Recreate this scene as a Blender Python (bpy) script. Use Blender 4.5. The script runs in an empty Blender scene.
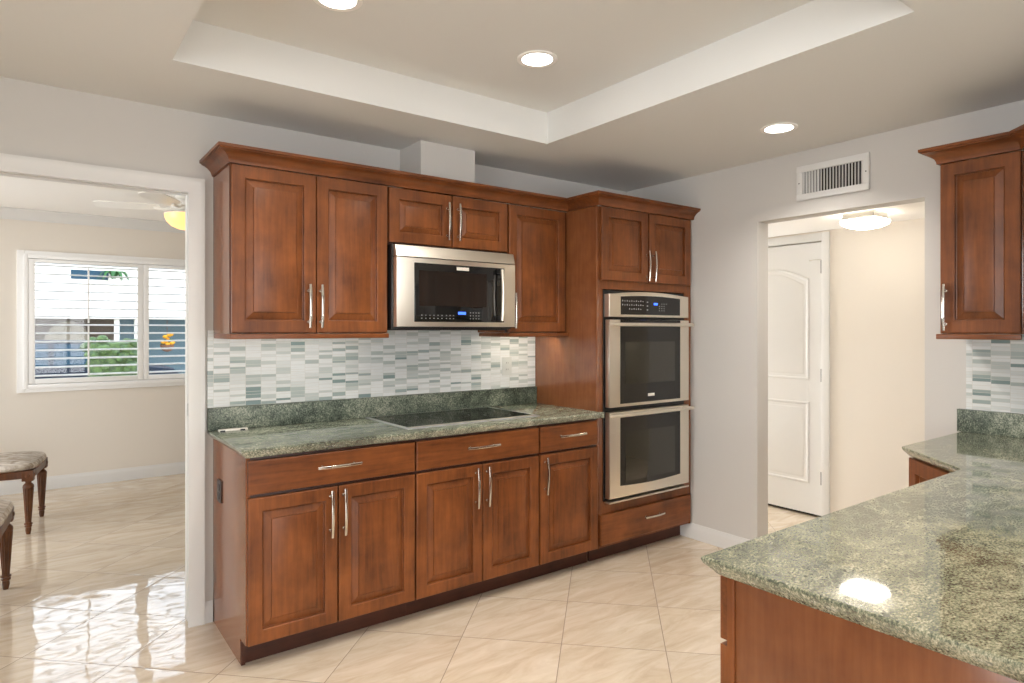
import bpy, bmesh, math, random
from mathutils import Vector, Matrix
random.seed(7)
C = bpy.context.scene.collection
SC = bpy.context.scene

# ---------------------------------------------------------------- camera
cam_d = bpy.data.cameras.new('camera')
cam = bpy.data.objects.new('camera', cam_d); C.objects.link(cam)
cam.location = (-0.6975, -3.3384, 1.3973)
cam.rotation_euler = (math.radians(90), 0, -0.6408)
cam_d.sensor_width = 36.0
cam_d.lens = 36.0 * 644.04 / 1024
cam_d.shift_y = -(341.5 - 329.62) / 1024
cam_d.clip_start = 0.05
SC.camera = cam

# ---------------------------------------------------------------- sky, daylight, fill lamps, exposure
SKY = 3.2
wd = bpy.data.worlds.new('sky'); SC.world = wd; wd.use_nodes = True
wn = wd.node_tree.nodes; wl = wd.node_tree.links
bg = wn['Background']
tc = wn.new('ShaderNodeTexCoord'); sep = wn.new('ShaderNodeSeparateXYZ')
rp = wn.new('ShaderNodeValToRGB')
rp.color_ramp.elements[0].position = 0.0; rp.color_ramp.elements[0].color = (1.0, 1.0, 1.0, 1)
rp.color_ramp.elements[1].position = 0.8; rp.color_ramp.elements[1].color = (0.62, 0.80, 1.0, 1)
wl.new(tc.outputs['Generated'], sep.inputs[0]); wl.new(sep.outputs[2], rp.inputs[0])
wl.new(rp.outputs[0], bg.inputs[0]); bg.inputs[1].default_value = SKY

def portal(name, loc, rot, sx, sy):
    d = bpy.data.lights.new(name, 'AREA'); d.shape = 'RECTANGLE'; d.size = sx; d.size_y = sy
    d.cycles.is_portal = True
    o = bpy.data.objects.new(name, d); C.objects.link(o); o.location = loc; o.rotation_euler = rot
    return o
R90 = math.pi / 2
portal('daylight_dining', (0.14, 3.78, 1.47), (-R90, 0, 0), 1.8, 1.15)
def daylight(name, loc, rot, sx, sy, power, col):
    d = bpy.data.lights.new(name, 'AREA'); d.shape = 'RECTANGLE'; d.size = sx; d.size_y = sy; d.energy = power; d.color = col
    o = bpy.data.objects.new(name, d); C.objects.link(o); o.location = loc; o.rotation_euler = rot
    return o
DAY = (.97, .98, 1.0)
CAN = 43                                       # watts of each recessed light
daylight('daylight_patio', (0.1, -7.05, 1.25), (R90, 0, 0), 2.7, 2.2, 30, DAY)          # outside the patio glazing
daylight('fill_side', (-4.45, -4.0, 1.25), (R90, 0, -R90), 3.3, 2.2, 86, DAY)        # fill lamp outside the unseen side window added for light
daylight('fill_dining_side', (-3.55, 1.9, 1.35), (R90, 0, -R90), 2.2, 1.7, 75, DAY)  # fill lamp behind an unseen window added to brighten the dining room
daylight('fill_hall', (3.42, 1.72, 1.1), (-R90, 0, 0), .8, 1.8, 60, DAY)               # fill lamp; the hall's unseen glazed end is added to brighten it

SC.view_settings.view_transform = 'Standard'
SC.view_settings.look = 'None'
SC.view_settings.gamma = 1.0
SC.view_settings.use_curve_mapping = False
SC.view_settings.exposure = 0.36
cy = SC.cycles
cy.max_bounces = 10; cy.diffuse_bounces = 6; cy.glossy_bounces = 5; cy.transparent_max_bounces = 12
cy.sample_clamp_indirect = 6.0
cy.caustics_reflective = False; cy.caustics_refractive = False
cy.use_denoising = True

# ---------------------------------------------------------------- node helpers
def srgb(r, g, b):
    def f(c):
        c /= 255.0
        return c / 12.92 if c <= 0.04045 else ((c + 0.055) / 1.055) ** 2.4
    return (f(r), f(g), f(b), 1.0)

class NT:
    def __init__(s, name):
        s.m = bpy.data.materials.new(name); s.m.use_nodes = True
        s.n = s.m.node_tree.nodes; s.l = s.m.node_tree.links
        s.b = s.n['Principled BSDF']; s.out = s.n['Material Output']
    def new(s, t, **k):
        x = s.n.new(t)
        for a, v in k.items(): setattr(x, a, v)
        return x
    def link(s, a, b): s.l.new(a, b)
    def set(s, x, i, v):
        if isinstance(v, bpy.types.NodeSocket): s.l.new(v, x.inputs[i])
        else: x.inputs[i].default_value = v
    def math(s, op, a, b=None, c=None):
        x = s.new('ShaderNodeMath', operation=op); s.set(x, 0, a)
        if b is not None: s.set(x, 1, b)
        if c is not None: s.set(x, 2, c)
        return x.outputs[0]
    def coord(s, kind='Object'): return s.new('ShaderNodeTexCoord').outputs[kind]
    def mapping(s, vec, scale=(1, 1, 1), rot=(0, 0, 0), loc=(0, 0, 0)):
        x = s.new('ShaderNodeMapping'); s.link(vec, x.inputs[0])
        x.inputs[1].default_value = loc; x.inputs[2].default_value = rot; x.inputs[3].default_value = scale
        return x.outputs[0]
    def noise(s, vec, scale, detail=3, rough=0.5, dist=0.0):
        x = s.new('ShaderNodeTexNoise'); s.link(vec, x.inputs['Vector'])
        x.inputs['Scale'].default_value = scale; x.inputs['Detail'].default_value = detail
        x.inputs['Roughness'].default_value = rough; x.inputs['Distortion'].default_value = dist
        return x.outputs['Fac']
    def ramp(s, fac, stops, interp='LINEAR'):
        x = s.new('ShaderNodeValToRGB'); x.color_ramp.interpolation = interp
        e = x.color_ramp.elements
        while len(e) < len(stops): e.new(0.5)
        for k, (p, col) in enumerate(stops): e[k].position = p; e[k].color = col
        s.link(fac, x.inputs[0]); return x.outputs[0]
    def mix(s, fac, a, b, blend='MIX'):
        x = s.new('ShaderNodeMix', data_type='RGBA', blend_type=blend)
        s.set(x, 0, fac); s.set(x, 6, a); s.set(x, 7, b); return x.outputs[2]
    def bump(s, h, strength=0.2, dist=0.01):
        x = s.new('ShaderNodeBump'); x.inputs['Strength'].default_value = strength
        x.inputs['Distance'].default_value = dist; s.link(h, x.inputs['Height'])
        s.link(x.outputs[0], s.b.inputs['Normal'])
    def p(s, **k):
        for a, v in k.items(): s.set(s.b, a.replace('_', ' '), v)
        return s
def G(v): return (v, v, v, 1)

def simple(name, col, rough=0.5, metal=0.0, **k):
    t = NT(name); t.p(Base_Color=col, Roughness=rough, Metallic=metal, **k)
    return t.m
def paint(name, col, bump=0.12, rough=0.75):
    t = NT(name); v = t.coord()
    n = t.noise(v, 95, 3, 0.55); t.p(Base_Color=col, Roughness=rough); t.bump(n, bump, 0.004)
    return t.m
def wood(name, light, dark, grain='z', rough=0.32, spec=0.36):
    t = NT(name); v = t.coord()
    sc = {'z': (1, 1, .07), 'x': (.07, 1, 1), 'y': (1, .07, 1)}[grain]
    g = t.noise(t.mapping(v, sc), 60, 4, 0.6, 0.3)
    blot = t.noise(v, 5.5, 4, 0.6, 0.2)
    f = t.math('ADD', t.math('MULTIPLY', g, 0.45), t.math('MULTIPLY', blot, 0.7))
    c = t.ramp(f, [(0.36, dark), (0.74, light)])
    t.p(Base_Color=c, Roughness=rough, Specular_IOR_Level=spec)
    t.bump(g, 0.04, 0.002); return t.m
def granite(name, c1, c2, c3, c4, seed, rough=.045, spec=1.0, ior=1.7):
    t = NT(name); v = t.mapping(t.coord(), loc=(seed, seed * .7, seed * .3))
    w = t.new('ShaderNodeTexNoise'); w.inputs['Scale'].default_value = 2.2; w.inputs['Detail'].default_value = 3
    t.link(v, w.inputs['Vector'])
    va = t.new('ShaderNodeVectorMath', operation='MULTIPLY_ADD')
    t.link(w.outputs['Color'], va.inputs[0]); va.inputs[1].default_value = (.22, .22, .22); t.link(v, va.inputs[2])
    wv = va.outputs[0]
    veins = t.noise(t.mapping(wv, (1, 1.7, 1), (0, 0, .9)), 16, 9, 0.80, .25)
    cloud = t.noise(wv, 2.6, 4, 0.6, 0.2)
    speck = t.noise(t.mapping(v, (1, 1.5, 1), (0, 0, .5)), 150, 3, 0.8)
    f = t.math('ADD', t.math('MULTIPLY', veins, 1.0), t.math('ADD', t.math('MULTIPLY', cloud, .8), t.math('MULTIPLY', speck, 1.5)))
    f = t.math('SUBTRACT', f, 1.15)
    col = t.ramp(f, [(.24, c1), (.42, c2), (.60, c3), (.82, c4)])
    t.p(Base_Color=col, Roughness=rough, Specular_IOR_Level=spec, IOR=ior)
    return t.m
def mosaic(name, axis):
    t = NT(name); v = t.coord(); s = t.new('ShaderNodeSeparateXYZ'); t.link(v, s.inputs[0])
    X = s.outputs['X' if axis == 'x' else 'Y']; Z = s.outputs['Z']
    W, H = 0.0735, 0.0335
    cx = t.math('DIVIDE', X, W); ci = t.math('FLOOR', cx); cf = t.math('FRACT', cx)
    wn1 = t.new('ShaderNodeTexWhiteNoise', noise_dimensions='1D'); t.link(ci, wn1.inputs['W'])
    zz = t.math('ADD', t.math('DIVIDE', Z, H), t.math('MULTIPLY', wn1.outputs['Value'], 5.0))
    ri = t.math('FLOOR', zz); rf = t.math('FRACT', zz)
    cmb = t.new('ShaderNodeCombineXYZ'); t.link(ci, cmb.inputs[0]); t.link(ri, cmb.inputs[1])
    wn2 = t.new('ShaderNodeTexWhiteNoise', noise_dimensions='2D'); t.link(cmb.outputs[0], wn2.inputs['Vector'])
    split = t.math('ADD', .30, t.math('MULTIPLY', wn2.outputs['Value'], .40))
    up = t.math('GREATER_THAN', rf, split)
    cmb2 = t.new('ShaderNodeCombineXYZ'); t.link(ci, cmb2.inputs[0]); t.link(ri, cmb2.inputs[1]); t.link(up, cmb2.inputs[2])
    wn3 = t.new('ShaderNodeTexWhiteNoise', noise_dimensions='3D'); t.link(cmb2.outputs[0], wn3.inputs['Vector'])
    base = t.ramp(wn3.outputs['Value'], [(0, srgb(224, 227, 226)), (.44, srgb(212, 216, 214)), (.60, srgb(194, 201, 198)),
                  (.76, srgb(176, 186, 183)), (.90, srgb(158, 171, 168)), (.97, srgb(132, 151, 150))], 'CONSTANT')
    st = t.noise(t.mapping(v, (.35, .35, 3)), 45, 3, .6)
    base = t.mix(t.math('MULTIPLY', t.math('SUBTRACT', st, .45), .45), base, srgb(140, 150, 147))
    e1 = t.math('MINIMUM', cf, t.math('SUBTRACT', 1, cf)); e1 = t.math('MULTIPLY', e1, W)
    e2 = t.math('MINIMUM', t.math('MINIMUM', rf, t.math('SUBTRACT', 1, rf)), t.math('ABSOLUTE', t.math('SUBTRACT', rf, split)))
    e2 = t.math('MULTIPLY', e2, H)
    g = t.math('LESS_THAN', t.math('MINIMUM', e1, e2), .0008)
    col = t.mix(g, base, srgb(205, 203, 196))
    t.p(Base_Color=col, Roughness=t.math('ADD', .16, t.math('MULTIPLY', g, .5)))
    return t.m
def floor_tile(name):
    t = NT(name); v = t.coord()
    S = 0.4535
    r = t.mapping(v, (1 / S, 1 / S, 1), (0, 0, 0))
    s = t.new('ShaderNodeSeparateXYZ'); t.link(r, s.inputs[0]); k = math.sqrt(.5)
    p = t.math('SUBTRACT', t.math('MULTIPLY', t.math('ADD', s.outputs[0], s.outputs[1]), k), .012 / S)
    q = t.math('SUBTRACT', t.math('MULTIPLY', t.math('SUBTRACT', s.outputs[0], s.outputs[1]), k), .312 / S)
    pi, qi = t.math('FLOOR', p), t.math('FLOOR', q); pf, qf = t.math('FRACT', p), t.math('FRACT', q)
    ids = t.new('ShaderNodeCombineXYZ'); t.link(pi, ids.inputs[0]); t.link(qi, ids.inputs[1])
    wn = t.new('ShaderNodeTexWhiteNoise', noise_dimensions='2D'); t.link(ids.outputs[0], wn.inputs['Vector'])
    # each tile shows its own piece of marbling, turned one of two ways
    off = t.new('ShaderNodeVectorMath', operation='MULTIPLY_ADD')
    t.link(wn.outputs['Color'], off.inputs[0]); off.inputs[1].default_value = (9, 9, 9); t.link(v, off.inputs[2])
    a = t.noise(t.mapping(off.outputs[0], (1, 4.2, 1), (0, 0, .35)), 3.2, 6, .62, .9)
    b = t.noise(t.mapping(off.outputs[0], (1, 3.6, 1), (0, 0, -.75)), 3.2, 6, .62, .9)
    m = t.mix(t.math('GREATER_THAN', wn.outputs['Value'], .6), a, b)
    col = t.ramp(m, [(.28, srgb(196, 177, 153)), (.45, srgb(209, 192, 169)), (.58, srgb(217, 202, 181)), (.75, srgb(226, 213, 195))])
    br = t.math('ADD', .95, t.math('MULTIPLY', wn.outputs['Value'], .08))
    col = t.mix(1.0, col, br, 'MULTIPLY')
    e = t.math('MINIMUM', t.math('MINIMUM', pf, t.math('SUBTRACT', 1, pf)), t.math('MINIMUM', qf, t.math('SUBTRACT', 1, qf)))
    e = t.math('MULTIPLY', e, S)
    g = t.math('LESS_THAN', e, .0016)
    col = t.mix(g, col, srgb(120, 100, 84))
    rough = t.math('ADD', .035, t.math('MULTIPLY', g, .6))
    wob = t.noise(off.outputs[0], 6.5, 1, .4)
    lip = t.math('SUBTRACT', 1, t.math('MINIMUM', 1, t.math('DIVIDE', e, .012)))
    hgt = t.math('SUBTRACT', wob, t.math('MULTIPLY', lip, .10))
    t.p(Base_Color=col, Roughness=rough, Specular_IOR_Level=.85, IOR=1.55); t.bump(hgt, .16, .012)
    return t.m
def glass(name, tint=(1, 1, 1, 1)):
    t = NT(name); tr = t.new('ShaderNodeBsdfTransparent'); gl = t.new('ShaderNodeBsdfGlossy')
    tr.inputs[0].default_value = tint; gl.inputs['Roughness'].default_value = 0.02
    fr = t.new('ShaderNodeFresnel'); fr.inputs[0].default_value = 1.45
    mx = t.new('ShaderNodeMixShader'); t.link(fr.outputs[0], mx.inputs[0]); t.link(tr.outputs[0], mx.inputs[1]); t.link(gl.outputs[0], mx.inputs[2])
    t.link(mx.outputs[0], t.out.inputs[0]); return t.m
def emit(name, col, strength, base=(.8, .8, .8, 1)):
    t = NT(name); t.p(Base_Color=base, Roughness=.4, Emission_Color=col, Emission_Strength=strength); return t.m
def steel(name, col, rough, grain='x'):
    t = NT(name); v = t.coord()
    sc = {'x': (.02, 1, 1), 'z': (1, 1, .02)}[grain]
    n = t.noise(t.mapping(v, sc), 300, 2, .5)
    t.p(Base_Color=col, Metallic=1.0, Roughness=t.math('ADD', rough - .04, t.math('MULTIPLY', n, .08)))
    return t.m
def fabric(name):
    t = NT(name); v = t.coord()
    n = t.noise(t.mapping(v, (1, 3, 1), (0, 0, .6)), 9, 3, .6, 1.2)
    c = t.ramp(n, [(.38, srgb(150, 136, 120)), (.5, srgb(182, 171, 157)), (.62, srgb(208, 200, 189))])
    w = t.noise(v, 260, 2); t.p(Base_Color=c, Roughness=.85); t.bump(w, .3, .002); return t.m
def leafy(name, c1, c2):
    t = NT(name); v = t.coord(); n = t.noise(v, 12, 4, .7)
    t.p(Base_Color=t.ramp(n, [(.35, c1), (.65, c2)]), Roughness=.6); return t.m

WL, WD = srgb(134, 78, 40), srgb(80, 43, 22)
M = dict(
    wall=paint('grey_wall_paint', srgb(200, 197, 192)),
    cream=paint('cream_wall_paint', srgb(221, 214, 203), .06),
    ceil=paint('ceiling_paint', srgb(222, 222, 219), .08, .85),
    ceil2=paint('white_ceiling_paint', srgb(246, 244, 240), .05, .85),  # whitened to carry daylight bounced onto the dining ceiling
    trim=paint('white_trim_paint', srgb(216, 215, 212), .0, .42),
    wood=wood('stained_maple_upright', WL, WD, 'z'),
    woodx=wood('stained_maple_level', WL, WD, 'x'),
    woody=wood('stained_maple_level_side', WL, WD, 'y'),
    ply=wood('stained_maple_side_panel', srgb(134, 82, 48), srgb(104, 58, 32), 'z', .16, .8),
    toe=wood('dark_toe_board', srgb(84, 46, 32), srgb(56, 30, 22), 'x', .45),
    face=wood('gap_shaded_face_frame', srgb(70, 38, 24), srgb(46, 24, 16), 'z', .45),  # colour darkened to hold the shade in the gaps between doors
    dark=simple('dark_gap', srgb(24, 16, 13), .8),
    granite=granite('green_granite', srgb(26, 33, 27), srgb(80, 88, 74), srgb(122, 128, 110), srgb(182, 182, 162), 0.0),
    granite_up=granite('green_granite_honed', srgb(28, 36, 30), srgb(74, 84, 73), srgb(112, 121, 106), srgb(176, 178, 160), 1.3, .38, .4, 1.45),
    granite2=granite('light_green_granite', srgb(34, 40, 32), srgb(94, 100, 82), srgb(136, 136, 112), srgb(180, 174, 152), 3.1),
    mosaic_x=mosaic('mosaic_tile_long', 'x'), mosaic_y=mosaic('mosaic_tile_short', 'y'),
    floor=floor_tile('marbled_floor_tile'),
    steel=steel('brushed_steel', srgb(238, 230, 216), .32, 'x'),
    steelz=steel('brushed_steel_upright', srgb(238, 230, 216), .32, 'z'),
    chrome=simple('satin_nickel', srgb(214, 208, 198), .18, 1.0),
    black=simple('black_glass', srgb(14, 13, 13), .05, 0, Specular_IOR_Level=.7),
    blackp=simple('black_plastic', srgb(18, 17, 17), .35),
    ovenwin=NT('oven_window_glass').p(Base_Color=srgb(40, 38, 31), Roughness=.06, Specular_IOR_Level=.8).m,
    grey=simple('grey_print', srgb(150, 150, 150), .5),
    badge=simple('silver_badge', srgb(225, 220, 210), .35, .3),
    blue=emit('blue_display', (.05, .15, 1, 1), 2.2, (0, 0, .02, 1)),
    white=simple('white_plastic', srgb(236, 235, 230), .35),
    stone=simple('pale_stone_plastic', srgb(204, 207, 203), .35),
    brownp=simple('brown_plastic', srgb(48, 32, 26), .35),
    can=emit('lamp_lens', (1, .95, .88, 1), 14),
    under=emit('strip_lens', (1, .90, .72, 1), 75),
    hall_glass=emit('alabaster_lit', (1, .91, .78, 1), 10, srgb(240, 232, 215)),
    fan_glass=emit('amber_bowl_lit', (1, .55, .17, 1), .95, srgb(250, 205, 130)),
    fanw=simple('white_fan_enamel', srgb(244, 242, 236), .4),
    pane=glass('window_glass'),
    shutter=simple('white_shutter_paint', srgb(238, 238, 236), .4),
    leg=wood('carved_walnut', srgb(112, 68, 38), srgb(56, 31, 17), 'z', .35),
    fab=fabric('striped_upholstery'),
    hinge=simple('dark_nickel_hinge', srgb(96, 92, 88), .4, .6),
    stucco=paint('white_stucco', srgb(236, 232, 222), .1),
    garage=simple('brown_garage', srgb(96, 84, 72), .7),
    bluewall=simple('pale_blue_wall', srgb(92, 116, 126), .6),
    blueglass=simple('sky_tinted_window_glass', srgb(14, 62, 84), .3, 0, Specular_IOR_Level=.3),  # blue of the reflected sky painted into the glass colour
    carblue=simple('dark_blue_car_paint', srgb(20, 34, 52), .5, 0, Specular_IOR_Level=.25),
    tyre=simple('rubber', srgb(26, 26, 28), .8),
    hedge=leafy('hedge_leaves', srgb(30, 52, 20), srgb(84, 108, 48)),
    palm=leafy('palm_leaves', srgb(26, 74, 32), srgb(60, 120, 56)),
    yellow=simple('yellow_petals', srgb(214, 150, 10), .6),
    clay=simple('clay_pot', srgb(120, 84, 66), .8),
    concrete=paint('pale_concrete', srgb(214, 210, 202), .1),
)

# ---------------------------------------------------------------- geometry helpers
class MB:
    """collects shapes in world coordinates and links them as one mesh object"""
    def __init__(s): s.bm = bmesh.new()
    def merge(s, b):
        me = bpy.data.meshes.new('tmp'); b.to_mesh(me); b.free(); s.bm.from_mesh(me); bpy.data.meshes.remove(me); return s
    def box(s, x0, x1, y0, y1, z0, z1, bev=0.0, seg=2):
        b = bmesh.new(); bmesh.ops.create_cube(b, size=1)
        for v in b.verts:
            v.co = Vector(((x0 + x1) / 2 + v.co.x * abs(x1 - x0), (y0 + y1) / 2 + v.co.y * abs(y1 - y0), (z0 + z1) / 2 + v.co.z * abs(z1 - z0)))
        if bev: bmesh.ops.bevel(b, geom=list(b.edges), offset=bev, segments=seg, affect='EDGES', profile=.6)
        return s.merge(b)
    def obox(s, P, u, w, a0, a1, c0, c1, z0, z1, bev=0.0):
        """box along plan direction u (a0..a1) and outward direction w (c0..c1)"""
        b = bmesh.new(); bmesh.ops.create_cube(b, size=1)
        u, w, P = Vector(u), Vector(w), Vector(P)
        for v in b.verts:
            a = (a0 + a1) / 2 + v.co.x * (a1 - a0); c = (c0 + c1) / 2 + v.co.y * (c1 - c0); z = (z0 + z1) / 2 + v.co.z * (z1 - z0)
            v.co = P + u * a + w * c + Vector((0, 0, z))
        bmesh.ops.recalc_face_normals(b, faces=b.faces)
        if bev: bmesh.ops.bevel(b, geom=list(b.edges), offset=bev, segments=2, affect='EDGES', profile=.6)
        return s.merge(b)
    def rings(s, rings, cap0=True, cap1=True):
        b = bmesh.new(); R = [[b.verts.new(p) for p in r] for r in rings]; n = len(R[0])
        for i in range(len(R) - 1):
            for j in range(n): b.faces.new((R[i][j], R[i][(j + 1) % n], R[i + 1][(j + 1) % n], R[i + 1][j]))
        if cap0: b.faces.new(R[0][::-1])
        if cap1: b.faces.new(R[-1])
        bmesh.ops.recalc_face_normals(b, faces=b.faces); return s.merge(b)
    def prism(s, pts, z0, z1, bev=0.0):
        return s.rings([[(x, y, z0) for x, y in pts], [(x, y, z1) for x, y in pts]])
    def sweep(s, path, prof, normals, closed_profile=True):
        """profile [(out, z)] swept along a plan path with mitred corners; normals = outward plan normal of each segment"""
        n = len(path); rings = []
        for i, (x, y) in enumerate(path):
            if i == 0: m = Vector(normals[0])
            elif i == n - 1: m = Vector(normals[-1])
            else:
                a, b = Vector(normals[i - 1]), Vector(normals[i]); m = (a + b) / (1 + a.dot(b))
            rings.append([(x + m.x * d, y + m.y * d, z) for d, z in prof])
        return s.rings(rings)
    def lathe(s, prof, cx, cy, n=24, axis='z'):
        rings = []
        for r, z in prof:
            rings.append([(cx + r * math.cos(2 * math.pi * k / n), cy + r * math.sin(2 * math.pi * k / n), z) for k in range(n)])
        return s.rings(rings)
    def cyl(s, p0, p1, r, n=12, r1=None):
        p0, p1 = Vector(p0), Vector(p1); d = (p1 - p0).normalized()
        a = d.orthogonal().normalized(); c = d.cross(a); r1 = r if r1 is None else r1
        f = lambda p, q: [tuple(p + a * (q * math.cos(2 * math.pi * k / n)) + c * (q * math.sin(2 * math.pi * k / n))) for k in range(n)]
        return s.rings([f(p0, r), f(p1, r1)])
    def tube(s, pts, r, n=8):
        pts = [Vector(p) for p in pts]; rings = []; a = None
        for i, p in enumerate(pts):
            d = (pts[min(i + 1, len(pts) - 1)] - pts[max(i - 1, 0)]).normalized()
            a = (d.orthogonal() if a is None else a - d * a.dot(d)).normalized(); c = d.cross(a)
            rr = r[i] if isinstance(r, (list, tuple)) else r
            rings.append([tuple(p + a * (rr * math.cos(2 * math.pi * k / n)) + c * (rr * math.sin(2 * math.pi * k / n))) for k in range(n)])
        return s.rings(rings)
    def ball(s, c, r, sc=(1, 1, 1), n=12):
        b = bmesh.new(); bmesh.ops.create_uvsphere(b, u_segments=n, v_segments=n // 2 + 2, radius=r)
        for v in b.verts: v.co = Vector((v.co.x * sc[0] + c[0], v.co.y * sc[1] + c[1], v.co.z * sc[2] + c[2]))
        return s.merge(b)
    def build(s, name, mat, parent=None, origin=None, angle=32):
        me = bpy.data.meshes.new(name)
        if parent is not None and origin is None: origin = world_loc(parent)
        if origin is not None: bmesh.ops.translate(s.bm, verts=s.bm.verts, vec=-Vector(origin))
        s.bm.to_mesh(me); s.bm.free()
        for f in me.polygons: f.use_smooth = True
        me.set_sharp_from_angle(angle=math.radians(angle))
        me.materials.append(mat)
        o = bpy.data.objects.new(name, me); C.objects.link(o)
        if parent is not None: o.parent = parent
        elif origin is not None: o.location = origin
        return o
ORI = {}
def world_loc(o):
    v = Vector(o.location)
    while o.parent: o = o.parent; v += Vector(o.location)
    return v
def thing(name, label, cat, loc, group=None):
    o = bpy.data.objects.new(name, None); C.objects.link(o); o.location = loc; o.empty_display_size = .1
    return tag(o, label, cat, group)
def tag(o, label, cat, group=None):
    o['label'] = label; o['category'] = cat
    if group: o['group'] = group
    return o
def struct(o): o['kind'] = 'structure'; return o
def copy_tree(o, parent=None):
    c = o.copy(); C.objects.link(c); c.parent = parent
    for ch in list(o.children): copy_tree(ch, c)
    return c

def raised_door(parent, name, P, u, w, x0, x1, z0, z1, mat, th=.02, fr=.058, slope=.035):
    """raised-panel door: P plan point on the carcass front, u along the face, w outward"""
    P, u, w = Vector(P), Vector(u), Vector(w); Z = Vector((0, 0, 1))
    def ring(i, d):
        return [tuple(P + u * a + Z * b + w * d) for a, b in ((x0 + i, z0 + i), (x1 - i, z0 + i), (x1 - i, z1 - i), (x0 + i, z1 - i))]
    prof = [(0, 0), (0, th - .004), (.001, th - .0015), (.004, th), (fr - .003, th), (fr - .0005, th - .002), (fr + .0003, th - .0150), (fr + .0038, th - .0160), (fr + .0046, th - .0140),
            (fr + slope - .001, th - .0045), (fr + slope - .0004, th - .0058), (fr + slope + .0010, th - .0058), (fr + slope + .0016, th - .0012), (fr + slope + .004, th - .0005)]
    return MB().rings([ring(i, d) for i, d in prof]).build(name, mat, parent, angle=20)
def slab_front(parent, name, P, u, w, x0, x1, z0, z1, mat, th=.02):
    P, u, w = Vector(P), Vector(u), Vector(w); Z = Vector((0, 0, 1))
    def ring(i, d):
        return [tuple(P + u * a + Z * b + w * d) for a, b in ((x0 + i, z0 + i), (x1 - i, z0 + i), (x1 - i, z1 - i), (x0 + i, z1 - i))]
    return MB().rings([ring(i, d) for i, d in [(0, 0), (0, th - .004), (.001, th - .0015), (.004, th)]]).build(name, mat, parent, angle=20)
def bar_handle(parent, P, u, w, a, z, L=.205, vert=True, th=.02):
    """arched bar pull: centre at distance a along u, height z"""
    P, u, w = Vector(P), Vector(u), Vector(w); Z = Vector((0, 0, 1))
    t = Z if vert else u; sd = u if vert else Z
    c = P + u * a + Z * z + w * th
    mb = MB(); rings = []
    for k in range(13):
        q = -1 + 2 * k / 12
        out = .026 + .007 * (1 - q * q); hw = .0062 - .0008 * q * q; hh = .0038
        o = c + t * (q * L / 2) + w * out
        rings.append([tuple(o + sd * hw * ca + w * hh * cb) for ca, cb in ((-1, -.6), (-.6, -1), (.6, -1), (1, -.6), (1, .6), (.6, 1), (-.6, 1), (-1, .6))])
    mb.rings(rings)
    for q in (-.72, .72):
        o = c + t * (q * L / 2); mb.cyl(o - w * .0005, o + w * .0275, .0042, 10)
        mb.cyl(o - w * .0005, o + w * .003, .0065, 10)
    return mb.build('handle', M['chrome'], parent)

U, Wn = (1, 0, 0), (0, -1, 0)        # face of everything on the back wall
CT, CB = .914, .876                   # countertop top and underside
YB, YU = -.586, -.315                 # carcass fronts, base and wall cabinets
CEIL, TRAY = 2.424, 2.597
XR = 2.857

# ================================================================ room shell
fl = struct(MB().box(-4.5, 4.1, -7.0, 3.75, -.12, 0).build('floor', M['floor']))
wb = MB()
wb.box(-4.4, -2.3, 0, .115, 0, CEIL + .3).box(-.08, XR + .115, 0, .115, 0, CEIL + .3).box(-2.3, -.08, 0, .115, 2.065, CEIL + .3)
struct(wb.build('wall_back', M['wall']))
wr = MB()
wr.box(XR, XR + .115, -1.08, 0, 0, CEIL + .3).box(XR, XR + .115, -7.0, -2.0, 0, CEIL + .3).box(XR, XR + .115, -2.0, -1.08, 2.055, CEIL + .3)
struct(wr.build('wall_right', M['wall']))
# patio-side wall behind the camera and the side wall, each with a wide glazed opening, the side one added for light
wf = MB(); y0, y1 = -6.95, -6.8
wf.box(-4.4, -3.1, y0, y1, 0, CEIL + .3).box(1.5, XR, y0, y1, 0, CEIL + .3).box(-3.1, 1.5, y0, y1, 2.4, CEIL + .3).box(-3.1, 1.5, y0, y1, 0, .1)
struct(wf.build('wall_front', M['wall']))
wlft = MB()
wlft.box(-4.35, -4.2, -6.8, -5.7, 0, CEIL + .3).box(-4.35, -4.2, -2.3, 0, 0, CEIL + .3).box(-4.35, -4.2, -5.7, -2.3, 2.4, CEIL + .3).box(-4.35, -4.2, -5.7, -2.3, 0, .1)
struct(wlft.build('wall_left', M['wall']))
struct(MB().box(2.05, XR - .001, -3.28, -3.16, 0, CEIL).build('wall_peninsula', M['wall']))
c = MB()
tx0, tx1, ty0, ty1 = -.268, 1.587, -2.45, -.60
c.box(-4.35, tx0, -6.9, .01, CEIL, CEIL + .3).box(tx1, XR + .01, -6.9, .01, CEIL, CEIL + .3)
c.box(tx0, tx1, ty1, .01, CEIL, CEIL + .3).box(tx0, tx1, -6.9, ty0, CEIL, CEIL + .3).box(tx0 - .02, tx1 + .02, ty0 - .02, ty1 + .02, TRAY, CEIL + .31)
struct(c.build('ceiling', M['ceil']))
struct(MB().box(.993, 1.344, -.245, -.001, 2.2, CEIL).build('column', M['wall']))

# baseboards
BP = [(.0, 0), (.014, 0), (.014, .07), (.011, .082), (.007, .09), (.005, .1), (0, .1)]
b = MB().sweep([(XR - .001, -.507), (XR - .001, -1.081), (XR + .115, -1.081)], BP, [(-1, 0), (0, -1)])
struct(b.build('baseboard_right', M['trim']))
struct(MB().sweep([(-.039, -.001), (-.003, -.001)], [(d, z) for d, z in BP], [(0, -1)]).build('baseboard_back', M['trim']))

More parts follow.
